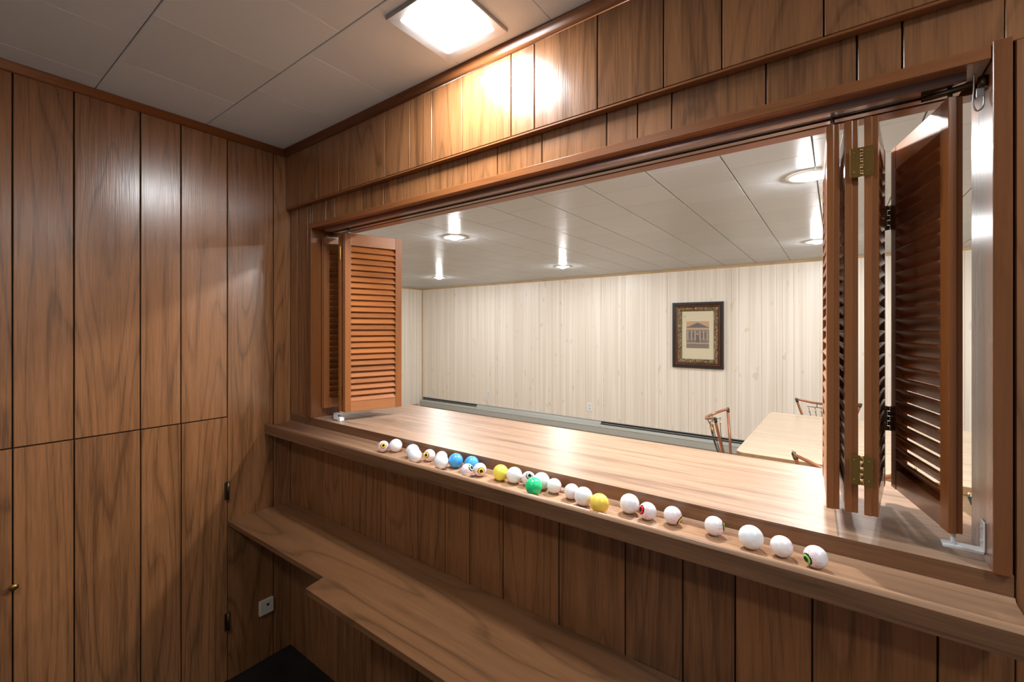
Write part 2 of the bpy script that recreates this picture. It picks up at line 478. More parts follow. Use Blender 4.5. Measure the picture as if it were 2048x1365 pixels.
# far room walls
def far_planks(bm, a0, a1, fixed, axis, z0, z1, seed):
    rr = random.Random(seed); x = a0
    while x < a1-0.02:
        wd = rr.choice([0.05, 0.07, 0.1, 0.1, 0.14, 0.19, 0.22]); e = min(a1, x+wd)
        if a1-e < 0.03: e = a1
        if axis == 'y': box(bm, x+0.0006, e-0.0006, fixed, fixed+0.006, z0, z1, 0.0008)
        else:
            s = 1 if fixed > 0 else -1
            box(bm, fixed, fixed+0.006*s, x+0.0006, e-0.0006, z0, z1, 0.0008)
        x = e
M['fargroove'] = plain('pale_groove', (0.55, 0.49, 0.41, 1), 0.7)
bm = newbm(); far_planks(bm, FX0, FX1, FY1, 'y', 0, FCEIL, 3); box(bm, FX0-0.1, FX1+0.1, FY1+0.0065, FY1+0.1, 0, FCEIL+0.05, mi=1)
struct('wall_far', bm, [M['farwall'], M['fargroove']])
bm = newbm(); far_planks(bm, 1.12, FY1, FX0, 'x', 0, FCEIL, 4); box(bm, FX0-0.1, FX0-0.0065, 1.12, FY1+0.1, 0, FCEIL+0.05, mi=1)
struct('wall_far_left', bm, [M['farwall'], M['fargroove']])
bm = newbm(); far_planks(bm, 1.12, FY1, FX1, 'x', 0, FCEIL, 5); box(bm, FX1+0.0065, FX1+0.1, 1.12, FY1+0.1, 0, FCEIL+0.05, mi=1)
struct('wall_far_right', bm, [M['farwall'], M['fargroove']])
bm = newbm(); prism(bm, [(FY1, FCEIL), (FY1-0.014, FCEIL), (FY1-0.010, FCEIL-0.012), (FY1-0.004, FCEIL-0.022), (FY1, FCEIL-0.024)], 'x', FX0, FX1); struct('trim_8', bm, M['fartrim'])
bm = newbm(); prism(bm, [(FX0, FCEIL), (FX0+0.014, FCEIL), (FX0+0.010, FCEIL-0.012), (FX0+0.004, FCEIL-0.022), (FX0, FCEIL-0.024)], 'y', 1.12, FY1); struct('trim_9', bm, M['fartrim'])
bm = newbm(); box(bm, FX0, FX0+0.016, FY1-0.016, FY1, 0.0, FCEIL-0.02, 0.004); struct('trim_10', bm, M['fartrim'])
bm = newbm(); box(bm, FX0, FX0+0.012, 1.12, FY1-0.1, 0.0, 0.09, 0.003); struct('baseboard_left', bm, M['fartrim'])

# ------------------------------------------------------------------ counter, ledge, shelf
bm = newbm()
R_ = 0.22; yb = 1.458; xl2 = -1.90
pts = [(XL, 0.998), (0.2195, 0.998), (0.2195, yb-R_)]
for i in range(1, 12):
    a = PI/2*i/12; pts.append((0.2195-R_+R_*math.cos(a), yb-R_+R_*math.sin(a)))
pts += [(0.2195-R_, yb), (xl2+R_, yb)]
for i in range(1, 12):
    a = PI/2+PI/2*i/12; pts.append((xl2+R_+R_*math.cos(a), yb-R_+R_*math.sin(a)))
pts += [(xl2, yb-R_), (xl2, 1.121), (XL, 1.121)]
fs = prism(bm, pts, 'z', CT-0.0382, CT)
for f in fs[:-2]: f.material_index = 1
tag(obj('serving_counter', bm, [M['laminate'], M['edge_shade']]), 'wood-grain laminate bar counter running through the shuttered opening', 'counter')

bm = newbm()
LZ = H-0.420
prof = [(0.889, LZ-0.032), (0.889, LZ+0.004), (0.8903, LZ+0.0085), (0.8925, LZ+0.0115), (0.8955, LZ+0.0128), (0.8985, LZ+0.0122), (0.902, LZ+0.0098),
        (0.906, LZ+0.006), (0.910, LZ+0.0032), (0.915, LZ+0.0012), (0.922, LZ), (0.985, LZ), (0.991, LZ+0.0008), (0.995, LZ+0.003), (0.9975, LZ+0.0065), (0.9975, LZ-0.032)]
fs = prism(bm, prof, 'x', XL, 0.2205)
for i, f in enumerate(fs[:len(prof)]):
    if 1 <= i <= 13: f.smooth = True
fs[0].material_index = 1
o = obj('drink_ledge', bm, [M['ledge'], M['edge_shade']])
tag(o, 'long narrow laminate ledge with raised lip holding the row of balls', 'ledge')

bm = newbm()
SZ = H-0.776
pts = [(XL, 0.9995), (XL, 0.750), (-1.285, 0.757), (-1.273, 0.692), (XR-0.3, 0.692), (XR-0.3, 0.9995)]
prism(bm, pts, 'z', SZ-0.019, SZ)
o = obj('lower_shelf', bm, M['shelf'])
bv = o.modifiers.new('bevel', 'BEVEL'); bv.width = 0.0015; bv.segments = 2
tag(o, 'stepped wooden shelf board fixed low under the ledge', 'shelf')

# ------------------------------------------------------------------ track and folding louvered shutters
trk = thing('shutter_track', 'brown metal sliding track under the head of the opening', 'track', (-0.78, 1.05, HEAD))
def sub(name, bm, m, par):
    o = obj(name, bm, m); o.parent = par
    o.matrix_parent_inverse = Matrix.Translation(Vector(par.location)*-1) if par.rotation_euler.z == 0 else (Matrix.Translation(par.location) @ Matrix.Rotation(par.rotation_euler.z, 4, 'Z')).inverted()
    return o
bm = newbm()
x0, x1 = -1.725, 0.172
zt = HEAD-0.0003; zb = H+0.4045
box(bm, x0, x1, 1.020, 1.080, zt-0.0015, zt)
box(bm, x0, x1, 1.020, 1.0215, zb+0.002, zt)
prism(bm, [(1.020, zb+0.0025), (1.0235, zb), (1.0450, zb), (1.0450, zb+0.0012), (1.024, zb+0.0012), (1.021, zb+0.0035)], 'x', x0, x1)
box(bm, x0, x1, 1.0435, 1.045, zb-0.0012, zb+0.004, 0.0003)
box(bm, x0, x1, 1.058, 1.0595, zb-0.0012, zb+0.004, 0.0003)
box(bm, x0, x1, 1.058, 1.080, zb, zb+0.0012)
box(bm, x0, x1, 1.0785, 1.080, zb, zt)
sub('rail_channel', bm, M['track'], trk)
bm = newbm(); box(bm, x0+0.001, x1-0.001, 1.0462, 1.0568, zt-0.004, zt-0.0018); sub('channel_slot', bm, M['trackslot'], trk)

PH = 0.728; PZ = H-0.343; PT = 0.020; PW = 0.243
ST = 0.028; RT = 0.048; RB = 0.042
def louver_bm(w, sgn):
    bm = newbm()
    z0 = RB; z1 = PH-RT; n = 26; pitch = (z1-z0)/n
    L = 0.0315; th = 0.0055; ang = math.radians(34)
    for i in range(n):
        zc = z0+pitch*(i+0.5)
        # slat cross-section in (y, z); sgn = +1 slopes down towards +y
        m = Matrix.Translation((0, 0, zc)) @ Matrix.Rotation(sgn*ang, 4, 'X')
        box(bm, ST-0.002, w-ST+0.002, -th/2, th/2, -L/2, L/2, 0.0016, 2, mat=m)
    return bm
meshes = {}
def shutter(near, far, sgn, label, group, width=None, hinge=None):
    """near / far = plan positions of the two ends; local x runs near->far, +y is the left-hand side of that direction"""
    d = Vector((far[0]-near[0], far[1]-near[1])); wd = width or PW; a = math.atan2(d.y, d.x)
    t = thing('louvered_shutter', label, 'shutter', (near[0], near[1], PZ), a, group)
    def box1(nm, *b, m='shutter', bev=0.0012):
        bm = newbm(); box(bm, *b, bev, 2); return obj(nm, bm, M[m], t)
    for nm, xa, xb in (('stile', 0, ST), ('stile', wd-ST, wd)):
        bm = newbm()
        # rebated edge profile: stepped outer edge as on the photographed panels
        h = PT/2
        if xa == 0: pf = [(0.0035, -h), (xb, -h), (xb, h), (0.0, h), (0.0, -0.001), (0.0035, -0.001)]
        else: pf = [(xa, -h), (wd, -h), (wd, 0.001), (wd-0.0035, 0.001), (wd-0.0035, h), (xa, h)]
        prism(bm, pf, 'z', 0, PH)
        s = obj(nm, bm, M['shutter'], t); b = s.modifiers.new('bevel', 'BEVEL'); b.width = 0.0009; b.segments = 2
    bm = newbm(); box(bm, ST-0.001, wd-ST+0.001, -h+0.0008, h-0.0008, PH-RT, PH, 0.001); obj('top_rail', bm, M['louver_rail'], t)
    bm = newbm(); box(bm, ST-0.001, wd-ST+0.001, -h+0.0008, h-0.0008, 0, RB, 0.001); obj('bottom_rail', bm, M['louver_rail'], t)
    key = (round(wd, 3), sgn)
    if key in meshes:
        o = bpy.data.objects.new('louvers', meshes[key]); C.objects.link(o); o.parent = t
    else:
        o = obj('louvers', louver_bm(wd, sgn), M['louver'], t); meshes[key] = o.data
    return t
M['louver_rail'] = wood3('rail_wood', (0.36, 0.135, 0.042, 1), 0.5, grain='x', spec=0.9, coat=0.4, rough=0.30, rings=6, rscale=8, stretch=0.1, ringw=0.2, fib=0.3)
GR = 'louvered shutters folded at the right end of the opening'; GL = 'louvered shutters folded at the left end of the opening'
def carrier(t, x):
    bm = newbm()
    tube(bm, [(x, 0, PH-0.01), (x, 0, PH+0.020)], 0.0035, 10)
    lathe(bm, [(0, PH+0.001), (0.008, PH+0.001), (0.008, PH+0.004), (0, PH+0.004)], (x, 0, 0), 16)
    o = obj('track_pin', bm, M['steel'], t); o['label'] = 'shiny steel guide pin'
# local +y is the left side (-x in the room) of panels that run away from the camera
p4 = shutter((0.1605, 1.025), (0.108, 1.248), -1, 'louvered shutter panel nearest the right jamb, opened widest', GR)
p3 = shutter((0.0513, 1.030), (0.077, 1.262), 1, 'louvered shutter with its dark right side facing the widest-opened panel', GR)
p2 = shutter((0.0233, 1.030), (0.010, 1.262), -1, 'louvered shutter between the two brass-hinged slots, left leaf of the brass hinges', GR)
p1 = shutter((-0.0045, 1.030), (-0.0155, 1.265), 1, 'leftmost louvered shutter of the right-hand folded stack', GR)
l1 = shutter((-1.768, 1.035), (-1.712, 1.262), 1, 'louvered shutter standing against the left jamb in shade', GL)
l2 = shutter((-1.6335, 1.034), (-1.668, 1.262), 1, 'thin edge of a louvered shutter squeezed behind the bright left one', GL)
l3 = shutter((-1.6105, 1.034), (-1.536, 1.262), -1, 'brightly lit louvered shutter fully facing the room at left', GL)
carrier(p4, 0.02); carrier(p1, 0.02); carrier(l1, 0.02); carrier(l3, 0.02)

def butt_hinge(par, px, py, ang, zc, mat, label, leafw=0.012, hh=0.054):
    """open butt hinge at world (px,py) in the plane given by ang, parented to a shutter"""
    bm = newbm()
    for s in (-1, 1):
        box(bm, 0.0022 if s > 0 else -leafw, leafw if s > 0 else -0.0022, -0.0010, 0.0010, -hh/2, hh/2, 0.0004)
    n = 5
    for k in range(n):
        za = -hh/2+hh*k/n; s = 1 if k % 2 else -1
        tube(bm, [(0, 0, za+0.0008), (0, 0, za+hh/n-0.0008)], 0.0021, 10)
        box(bm, 0 if s > 0 else -0.004, 0.004 if s > 0 else 0, -0.0008, 0.0008, za+0.001, za+hh/n-0.001)
    for s in (-1, 1):
        for zz in (-hh*0.33, hh*0.33): sphere(bm, (s*leafw*0.62, -0.0014, zz), 0.0014, 8, 6)
    o = obj('hinge', bm, mat)
    wm = Matrix.Translation((px, py, zc)) @ Matrix.Rotation(ang, 4, 'Z')
    pm = Matrix.Translation(par.location) @ Matrix.Rotation(par.rotation_euler.z, 4, 'Z')
    o.parent = par; o.matrix_basis = pm.inverted() @ wm
    o['label'] = label
for zc in (PZ+PH-0.083, PZ+0.083):
    butt_hinge(p2, 0.0375, 1.0225, 0, zc, M['brass'], 'brass butt hinge', 0.017)
for zc in (PZ+PH-0.145, PZ+0.145):
    butt_hinge(p3, 0.0925, 1.262, 0, zc, M['darkbrass'], 'dark butt hinge', 0.010)
for zc in (PZ+PH-0.083, PZ+0.083):
    butt_hinge(l2, -1.6222, 1.0235, 0, zc, M['brass'], 'brass butt hinge', 0.008)

# brackets at the two jambs
def corner_bracket(name, label, x, sx):
    bm = newbm()
    box(bm, x, x-sx*0.0022, 1.030, 1.052, CT+0.012, CT+0.064, 0.0006)
    box(bm, x, x-sx*0.050, 1.030, 1.052, CT+0.012, CT+0.0165, 0.0006)
    tube(bm, [(x-sx*0.036, 1.041, CT+0.013), (x-sx*0.036, 1.041, CT+0.040)], 0.0035, 10)
    for zz in (0.03, 0.052): sphere(bm, (x-sx*0.0022, 1.041, CT+zz), 0.003, 10, 8)
    return tag(obj(name, bm, M['whitemetal']), label, 'bracket', 'white pivot brackets on the jambs')
corner_bracket('pivot_bracket', 'white L-shaped pivot bracket low on the right jamb', OPR+0.0004, 1)
bm = newbm()
box(bm, -1.640, -1.622, 1.026, 1.046, CT+0.0005, CT+0.0165, 0.001)
box(bm, -1.668, -1.640, 1.026, 1.0275, CT+0.004, CT+0.030, 0.0006)
box(bm, -1.668, -1.636, 1.026, 1.046, CT+0.0275, CT+0.030, 0.0006)
tag(obj('guide_bracket', bm, M['whitemetal']), 'small white metal guide bracket on the counter below the left shutters', 'bracket')
hk = thing('pivot_fitting', 'bronze pivot rod with wire hook at the top right corner', 'bracket', (OPR, 1.04, H+0.40))
bm = newbm()
tube(bm, [(0.120, 1.045, H+0.3985), (0.150, 1.038, H+0.3985), (0.180, 1.022, H+0.397)], 0.0052, 12)
tube(bm, [(0.1905, 1.019, H+0.386), (0.1905, 1.019, H+0.404)], 0.0065, 12)
sub('rod', bm, M['darkbrass'], hk)
bm = newbm()
tube(bm, catmull([(0.1805, 1.020, H+0.412), (0.180, 1.020, H+0.39), (0.1795, 1.021, H+0.365), (0.184, 1.022, H+0.352), (0.191, 1.022, H+0.358), (0.1915, 1.021, H+0.378)]), 0.0013, 8)
box(bm, 0.182, 0.1915, 1.016, 1.0175, H+0.372, H+0.386, 0.0004)
sub('wire_hook', bm, M['steel'], hk)

# ------------------------------------------------------------------ balls on the ledge
M['ballwhite'] = plain('white_ball_plastic', (0.82, 0.83, 0.85, 1), 0.28)
def ballmat(name, col, r=0.28):
    t = NT(name); t.set(col=col, rough=r); t.b.inputs['Subsurface Weight'].default_value = 0.15
    t.b.inputs['Subsurface Radius'].default_value = (0.004, 0.004, 0.004)
    return t.m
M['blue'] = ballmat('blue_ball', (0.07, 0.38, 0.80, 1)); M['yellow'] = ballmat('yellow_ball', (0.80, 0.73, 0.10, 1))
M['green'] = ballmat('green_ball', (0.02, 0.62, 0.22, 1)); M['orange'] = ballmat('amber_ball', (0.95, 0.66, 0.10, 1))
def veinmat():
    t = NT('veined_eyeball'); v = t.coord()
    sep = t.n('ShaderNodeSeparateXYZ'); nv = t.n('ShaderNodeVectorMath', operation='NORMALIZE'); t.link(v, nv.inputs[0]); t.link(nv.outputs[0], sep.inputs[0])
    ang = t.math('ARCTAN2', sep.outputs[1], sep.outputs[0]); z = sep.outputs[2]
    comb = t.n('ShaderNodeCombineXYZ')
    wob = t.math('MULTIPLY', t.math('SUBTRACT', t.noise(nv.outputs[0], 5, 3), 0.5), 1.1)
    a2 = t.math('ADD', ang, wob)
    w1 = t.math('ABSOLUTE', t.math('SINE', t.math('MULTIPLY', a2, 7.0)))
    w2 = t.math('ABSOLUTE', t.math('SINE', t.math('MULTIPLY_ADD', a2, 12.0, 1.0)))
    l = t.math('MAXIMUM', t.ramp(w1, [(0, (1,)*3), (0.18, (0.8,)*3), (0.3, (0,)*3), (1, (0,)*3)]), t.ramp(w2, [(0, (0.9,)*3), (0.14, (0.5,)*3), (0.26, (0,)*3), (1, (0,)*3)]))
    fade = t.ramp(z, [(0.0, (0,)*3), (0.10, (0,)*3), (0.55, (0.9,)*3), (1, (1,)*3)])
    nn = t.ramp(t.noise(nv.outputs[0], 9, 2), [(0.35, (0.35,)*3), (0.5, (1,)*3)])
    fac = t.math('MULTIPLY', t.math('MULTIPLY', l, fade), nn)
    t.set(col=t.mix(fac, (0.84, 0.80, 0.81, 1), (0.80, 0.06, 0.14, 1)), rough=0.25)
    return t.m
M['vein'] = veinmat()
def irismat(name, c1, c2):
    t = NT(name); v = t.coord()
    sep = t.n('ShaderNodeSeparateXYZ'); t.link(v, sep.inputs[0])
    r = t.math('SQRT', t.math('ADD', t.math('POWER', sep.outputs[0], 2.0), t.math('POWER', sep.outputs[1], 2.0)))
    q = t.math('DIVIDE', r, 0.0098)
    k = (0.006, 0.005, 0.005, 1)
    col = t.ramp(q, [(0, k), (0.44, k), (0.50, c2), (0.62, c1), (0.76, c1), (0.82, c2), (0.87, k), (1, k)])
    t.set(col=col, rough=0.12)
    return t.m
IRIS = {'yellow': irismat('yellow_iris', (0.95, 0.72, 0.06, 1), (0.75, 0.38, 0.03, 1)),
        'green': irismat('green_iris', (0.30, 0.70, 0.12, 1), (0.10, 0.35, 0.06, 1)),
        'pale': irismat('pale_green_iris', (0.45, 0.62, 0.42, 1), (0.10, 0.28, 0.14, 1)),
        'red': irismat('red_iris', (0.85, 0.03, 0.03, 1), (0.45, 0.01, 0.02, 1))}
RB_, RE_ = 0.0215, 0.0185
def ball_mesh(name, r, mat):
    bm = newbm(); sphere(bm, (0, 0, 0), r, 40, 26)
    me = bpy.data.meshes.new(name); bm.to_mesh(me); bm.free(); me.materials.append(mat); return me
BM = {k: ball_mesh('ball_'+k, RB_, M[k]) for k in ('ballwhite', 'blue', 'yellow', 'green', 'orange')}
EM = ball_mesh('eyeball', RE_, M['vein'])
def iris_mesh(col):
    bm = newbm(); pr = []
    for i in range(9):
        rr = 0.0098*i/8
        zz = math.sqrt(RE_**2-rr**2)+0.0003+0.0012*(1-(rr/0.0098)**2)**0.5 if i < 8 else math.sqrt(RE_**2-rr**2)-0.0001
        pr.append((rr, zz))
    lathe(bm, list(reversed(pr)), n=32)
    me = bpy.data.meshes.new('iris_'+col); bm.to_mesh(me); bm.free(); me.materials.append(IRIS[col]); return me
IM = {k: iris_mesh(k) for k in IRIS}
GW, GE, GC = 'plain white balls on the ledge', 'painted eyeball balls on the ledge', 'coloured balls on the ledge'
B = [
 ('eye', -1.2333, .9424, (0.73, -0.55, 0.41), 'yellow', 'yellow-irised eyeball ball at the far left end of the row'),
 ('w', -1.1994, .9668, None, None, 'plain white ball just right of the leftmost yellow eyeball'),
 ('w', -1.1020, .9560, None, None, 'white ball, rear one of the first overlapping white pair from the left'),
 ('w', -1.0580, .9265, None, None, 'white ball, front one of the first overlapping white pair from the left'),
 ('eye', -1.0303, .9621, (0.19, -0.94, 0.28), 'yellow', 'yellow-irised eyeball ball looking left, between two pairs of white balls'),
 ('e0', -0.984, .9696, (0.2, 0.9, 0.3), 'green', 'smaller pinkish-white ball behind the white ball left of the blue ones'),
 ('w', -0.9459, .9305, None, None, 'white ball by the lip directly left of the blue balls'),
 ('blue', -0.9183, .9636, None, None, 'blue ball, the left and fully visible one of two'),
 ('blue', -0.8604, .9694, None, None, 'blue ball half hidden behind two eyeballs'),
 ('eye', -0.8356, .9234, (0.83, 0.09, 0.55), 'pale', 'eyeball ball in front of the hidden blue ball, green iris turned up right'),
 ('eye', -0.8118, .9501, (0.79, -0.61, 0.05), 'yellow', 'eyeball ball with yellow iris facing forward, right of the blue balls'),
 ('yellow', -0.7426, .9566, None, None, 'lemon yellow ball in the middle of the row'),
 ('w', -0.7000, .9620, None, None, 'white ball touching the lemon yellow ball'),
 ('eye', -0.6590, .9696, (0.56, -0.49, 0.67), 'pale', 'eyeball ball looking up from behind the green ball'),
 ('green', -0.6120, .9235, None, None, 'green ball at the lip with a white ball behind'),
 ('w', -0.6168, .9680, None, None, 'white ball directly behind the green ball'),
 ('e0', -0.5760, .9635, (0.35, 0.93, 0.1), 'red', 'smaller white ball just right of the green ball group'),
 ('e0', -0.5215, .9560, (0.5, 0.8, 0.1), 'red', 'smaller white ball behind the large white one left of the amber ball'),
 ('w', -0.4805, .9379, None, None, 'white ball touching the left side of the amber ball'),
 ('orange', -0.4323, .9225, None, None, 'amber yellow ball at the lip right of two whites'),
 ('w', -0.3764, .9609, None, None, 'white ball touching the red-irised eyeball'),
 ('eye', -0.3322, .9528, (-0.59, -0.76, 0.28), 'red', 'eyeball ball with a red iris'),
 ('eye', -0.2814, .9624, (0.9, -0.1, -0.42), 'yellow', 'eyeball ball with yellow iris turned down right, right of the red-irised one'),
 ('eye', -0.1986, .9611, (0.97, 0.22, 0.11), 'green', 'eyeball ball standing alone with green iris turned right'),
 ('w', -0.1303, .9436, None, None, 'large plain white ball, third from the right end'),
 ('e0', -0.0804, .9443, (0.62, 0.77, 0.1), 'red', 'pink-veined white ball, second from the right end, iris hidden'),
 ('eye', -0.0288, .9362, (-0.71, -0.69, -0.15), 'green', 'eyeball ball at the right end of the row with bright green iris'),
]
for kd, x, y, g, ic, lab in B:
    if kd in ('eye', 'e0'):
        o = bpy.data.objects.new('eyeball_ball', EM); C.objects.link(o)
        o.location = (x, y, LZ+RE_+0.0002)
        o.rotation_euler = Vector(g).to_track_quat('Z', 'Y').to_euler()
        ir = bpy.data.objects.new('iris', IM[ic]); C.objects.link(ir); ir.parent = o
        tag(o, lab, 'ball', GE)
    else:
        nm, me = {'w': ('white_ball', 'ballwhite'), 'blue': ('blue_ball', 'blue'), 'yellow': ('yellow_ball', 'yellow'), 'green': ('green_ball', 'green'), 'orange': ('amber_ball', 'orange')}[kd]
        o = bpy.data.objects.new(nm, BM[me]); C.objects.link(o)
        o.location = (x, y, LZ+RB_+0.0002)
        tag(o, lab, 'ball', GW if kd == 'w' else GC)

# ------------------------------------------------------------------ telephone jack on the left wall
jk = thing('telephone_jack', 'small square beige telephone jack low on the left wall', 'socket', (XL, 0.893, H-1.189))
bm = newbm(); box(bm, XL, XL+0.014, 0.864, 0.922, H-1.220, H-1.158, 0.004, 3); sub('jack_body', bm, M['beige_plastic'], jk)
bm = newbm(); prism(bm, [(0.891, H-1.176), (0.903, H-1.176), (0.903, H-1.182), (0.8995, H-1.186), (0.8945, H-1.186), (0.891, H-1.182)], 'x', XL+0.0135, XL+0.0146); sub('jack_hole', bm, M['black'], jk)

# ------------------------------------------------------------------ ceiling light in the bar room
def square_light(cx, cy, label, lens='lens'):
    t = thing('ceiling_light', label, 'light', (cx, cy, CEIL), 0, 'square flush ceiling lights')
    h = 0.111; q = 0.084; c = 0.014
    bm = newbm()
    # flat metal frame: outer square down to a rounded inner square
    def rsq(hh, rad, n=5):
        out = []
        for k, (sx, sy) in enumerate(((1, 1), (-1, 1), (-1, -1), (1, -1))):
            for i in range(n+1):
                a = PI/2*k+PI/2*i/n
                out.append((sx*(hh-rad)+rad*math.cos(a), sy*(hh-rad)+rad*math.sin(a)))
        return out
    rings = []
    for hh, rad, z in ((h, 0.003, 0), (h, 0.003, -0.006), (h-0.003, 0.003, -0.0085), (q+0.003, 0.010, -0.0055), (q, 0.012, -0.001), (q, 0.012, 0.0)):
        rings.append([bm.verts.new((x, y, z)) for x, y in rsq(hh, rad)])
    for a, b in zip(rings, rings[1:]):
        for i in range(len(a)): bm.faces.new((a[i], a[(i+1) % len(a)], b[(i+1) % len(a)], b[i]))
    obj('light_frame', bm, M['lampframe'], t)
    bm = newbm()
    rings = []
    for s, z in ((1, -0.0025), (0.97, -0.005), (0.9, -0.0075), (0.75, -0.0100), (0.5, -0.0120), (0.2, -0.0127)):
        rings.append([bm.verts.new((x*s, y*s, z)) for x, y in rsq(q-0.001, 0.012)])
    for a, b in zip(rings, rings[1:]):
        for i in range(len(a)):
            f = bm.faces.new((a[i], a[(i+1) % len(a)], b[(i+1) % len(a)], b[i])); f.smooth = True
    bm.faces.new(rings[-1])
    obj('glass_lens', bm, M[lens], t)
    return t
M['lampframe'] = plain('light_frame_enamel', (0.42, 0.41, 0.39, 1), 0.4, 0.3)
sl = square_light(-0.802, 0.813, 'square flush ceiling light with glowing bulged glass lens')
square_light(-0.802, -0.45, 'second square flush ceiling light further back over the bar', 'lens_back')
square_light(0.778, 0.497, 'unseen third square flush ceiling light, added off to the right as fill', 'lens_back')  # added out-of-view lamp, brightens the right end of the ledge

# ------------------------------------------------------------------ recessed lights of the far room
M['ringwhite'] = plain('white_trim_ring', (0.75, 0.74, 0.72, 1), 0.35)
dl = thing('recessed_light', 'recessed ceiling spotlight nearest the opening at left', 'light', (-2.33, 2.43, FCEIL), 0, 'recessed spotlights in the far ceiling')
bm = newbm(); lathe(bm, [(0.088, 0), (0.090, -0.003), (0.086, -0.006), (0.060, -0.007), (0.052, -0.004), (0.046, -0.0005)], n=48); obj('trim_ring', bm, M['ringwhite'], dl)
bm = newbm(); lathe(bm, [(0.042, 0.0), (0.041, -0.006), (0.035, -0.014), (0.025, -0.020), (0.012, -0.023), (0, -0.024)], n=32); obj('bulb', bm, M['bulb'], dl)
for x, y, lab in ((-2.47, 4.32, 'recessed ceiling spotlight before the far wall, centre of the ceiling'),
                  (-4.37, 4.26, 'recessed ceiling spotlight in the far left corner'),
                  (-0.10, 2.40, 'recessed ceiling spotlight cut off by the right shutters, larger upper one'),
                  (-0.12, 4.25, 'recessed ceiling spotlight cut off by the right shutters, lower one near far wall'),
                  (-4.37, 2.43, 'recessed ceiling spotlight hidden beyond the left shutter'),
                  (1.75, 2.40, 'recessed ceiling spotlight beyond the right jamb, nearer the bar'),
                  (1.75, 4.25, 'recessed ceiling spotlight beyond the right jamb, nearer the far wall')):
    dup(dl, (x, y, FCEIL), 0, lab)

ob = dup(dl, (-0.45, 1.60, FCEIL), 0, 'recessed ceiling spotlight directly over the bar counter, hidden by the head board')
for c_ in ob.children:
    if c_.name.startswith('bulb'):
        c_.data = c_.data.copy(); c_.data.materials[0] = M['bulb_bar']

# ------------------------------------------------------------------ baseboard heater
ht = thing('baseboard_heater', 'long grey-green baseboard heater along the far wall', 'heater', (FX0, FY1, 0))
hy = FY1
bm = newbm()
prism(bm, [(hy, 0.015), (hy-0.050, 0.015), (hy-0.058, 0.024), (hy-0.062, 0.038), (hy-0.066, 0.046), (hy-0.066, 0.118), (hy-0.060, 0.134), (hy-0.050, 0.150), (hy-0.044, 0.153), (hy, 0.150)], 'x', FX0+0.02, FX1-0.3)
sub('heater_cover', bm, M['heater'], ht)
for a, b in ((FX0+0.03, -4.62), (-2.48, 0.35)):
    bm = newbm(); box(bm, a, b, hy-0.0100, hy-0.0065, 0.1505, 0.189); sub('air_slot', bm, M['heaterfin'], ht)
    bm = newbm(); box(bm, a, b, hy-0.022, hy-0.016, 0.166, 0.171, 0.001); sub('damper_blade', bm, M['heater'], ht)
bm = newbm(); prism(bm, [(hy-0.0065, 0.1535), (hy-0.044, 0.1535), (hy-0.040, 0.162), (hy-0.016, 0.1885), (hy-0.0065, 0.1885)], 'x', -4.62, -2.48); sub('closed_damper', bm, M['heater'], ht)
bm = newbm(); box(bm, FX0+0.02, FX1-0.3, hy-0.006, hy-0.0005, 0.148, 0.196, 0.001); box(bm, FX0+0.02, FX1-0.3, hy-0.018, hy-0.001, 0.1925, 0.196, 0.001); sub('back_plate', bm, M['heater'], ht)
for z_ in (0.047, 0.121):
    bm = newbm(); box(bm, FX0+0.02, FX1-0.3, hy-0.0664, hy-0.058, z_-0.0012, z_+0.0012); sub('seam_groove', bm, M['heaterfin'], ht)
for x in (-4.62, -2.48, 0.35):
    bm = newbm(); box(bm, x-0.002, x+0.002, hy-0.0675, hy-0.05, 0.05, 0.14, 0.0005); sub('joint_strip', bm, M['heater'], ht)

# ------------------------------------------------------------------ wall outlets
ol = thing('wall_outlet', 'white duplex outlet on the far wall, left one near the corner', 'outlet', (-4.40, FY1, H-1.0455), 0, 'white outlets on the far wall')
bm = newbm(); box(bm, -0.035, 0.035, -0.006, 0, -0.058, 0.058, 0.002, 2); obj('cover_plate', bm, M['white_plastic'], ol)
M['socketface'] = plain('socket_face', (0.62, 0.68, 0.74, 1), 0.4)
for zz in (-0.021, 0.021):
    bm = newbm()
    box(bm, -0.015, 0.015, -0.0085, -0.0055, zz-0.0135, zz+0.0135, 0.003, 2)
    s = obj('socket', bm, M['socketface'], ol)
    bm = newbm(); 
    for xx in (-0.006, 0.006): box(bm, xx-0.0012, xx+0.0012, -0.0088, -0.0080, zz-0.002, zz+0.007)
    lathe(bm, [(0, 0), (0.0022, 0), (0.0022, 0.0008), (0, 0.0008)], n=10, mat=Matrix.Translation((0, -0.0080, zz-0.007)) @ Matrix.Rotation(PI/2, 4, 'X'))
    g = obj('socket_slots', bm, M['black'], s)
dup(ol, (-2.652, FY1, H-1.06), 0, 'white duplex outlet on the far wall, right one in the middle')

# ------------------------------------------------------------------ framed picture
PXC, PZC, PWD, PHT = -1.285, H-0.086, 0.556, 0.760
pic = thing('framed_picture', 'framed print of a columned temple front hanging on the far wall', 'picture', (PXC, FY1, PZC-PHT/2))
def frame_ring(name, h0, h1, prof, mat, label=None):
    """mitred moulding: prof = [(inset, depth)], inset from the outer edge"""
    bm = newbm(); rings = []
    for ins, dp in prof:
        a = PWD/2-ins; b = PHT/2-ins
        rings.append([bm.verts.new((PXC+sx*a, FY1-dp, PZC+sz*b)) for sx, sz in ((-1, -1), (1, -1), (1, 1), (-1, 1))])
    for p, q in zip(rings, rings[1:]):
        for i in range(4): bm.faces.new((p[i], p[(i+1) % 4], q[(i+1) % 4], q[i]))
    o = sub(name, bm, mat, pic)
    if label: o['label'] = label
M['frameblack'] = plain('ebonised_frame', (0.012, 0.014, 0.014, 1), 0.35)
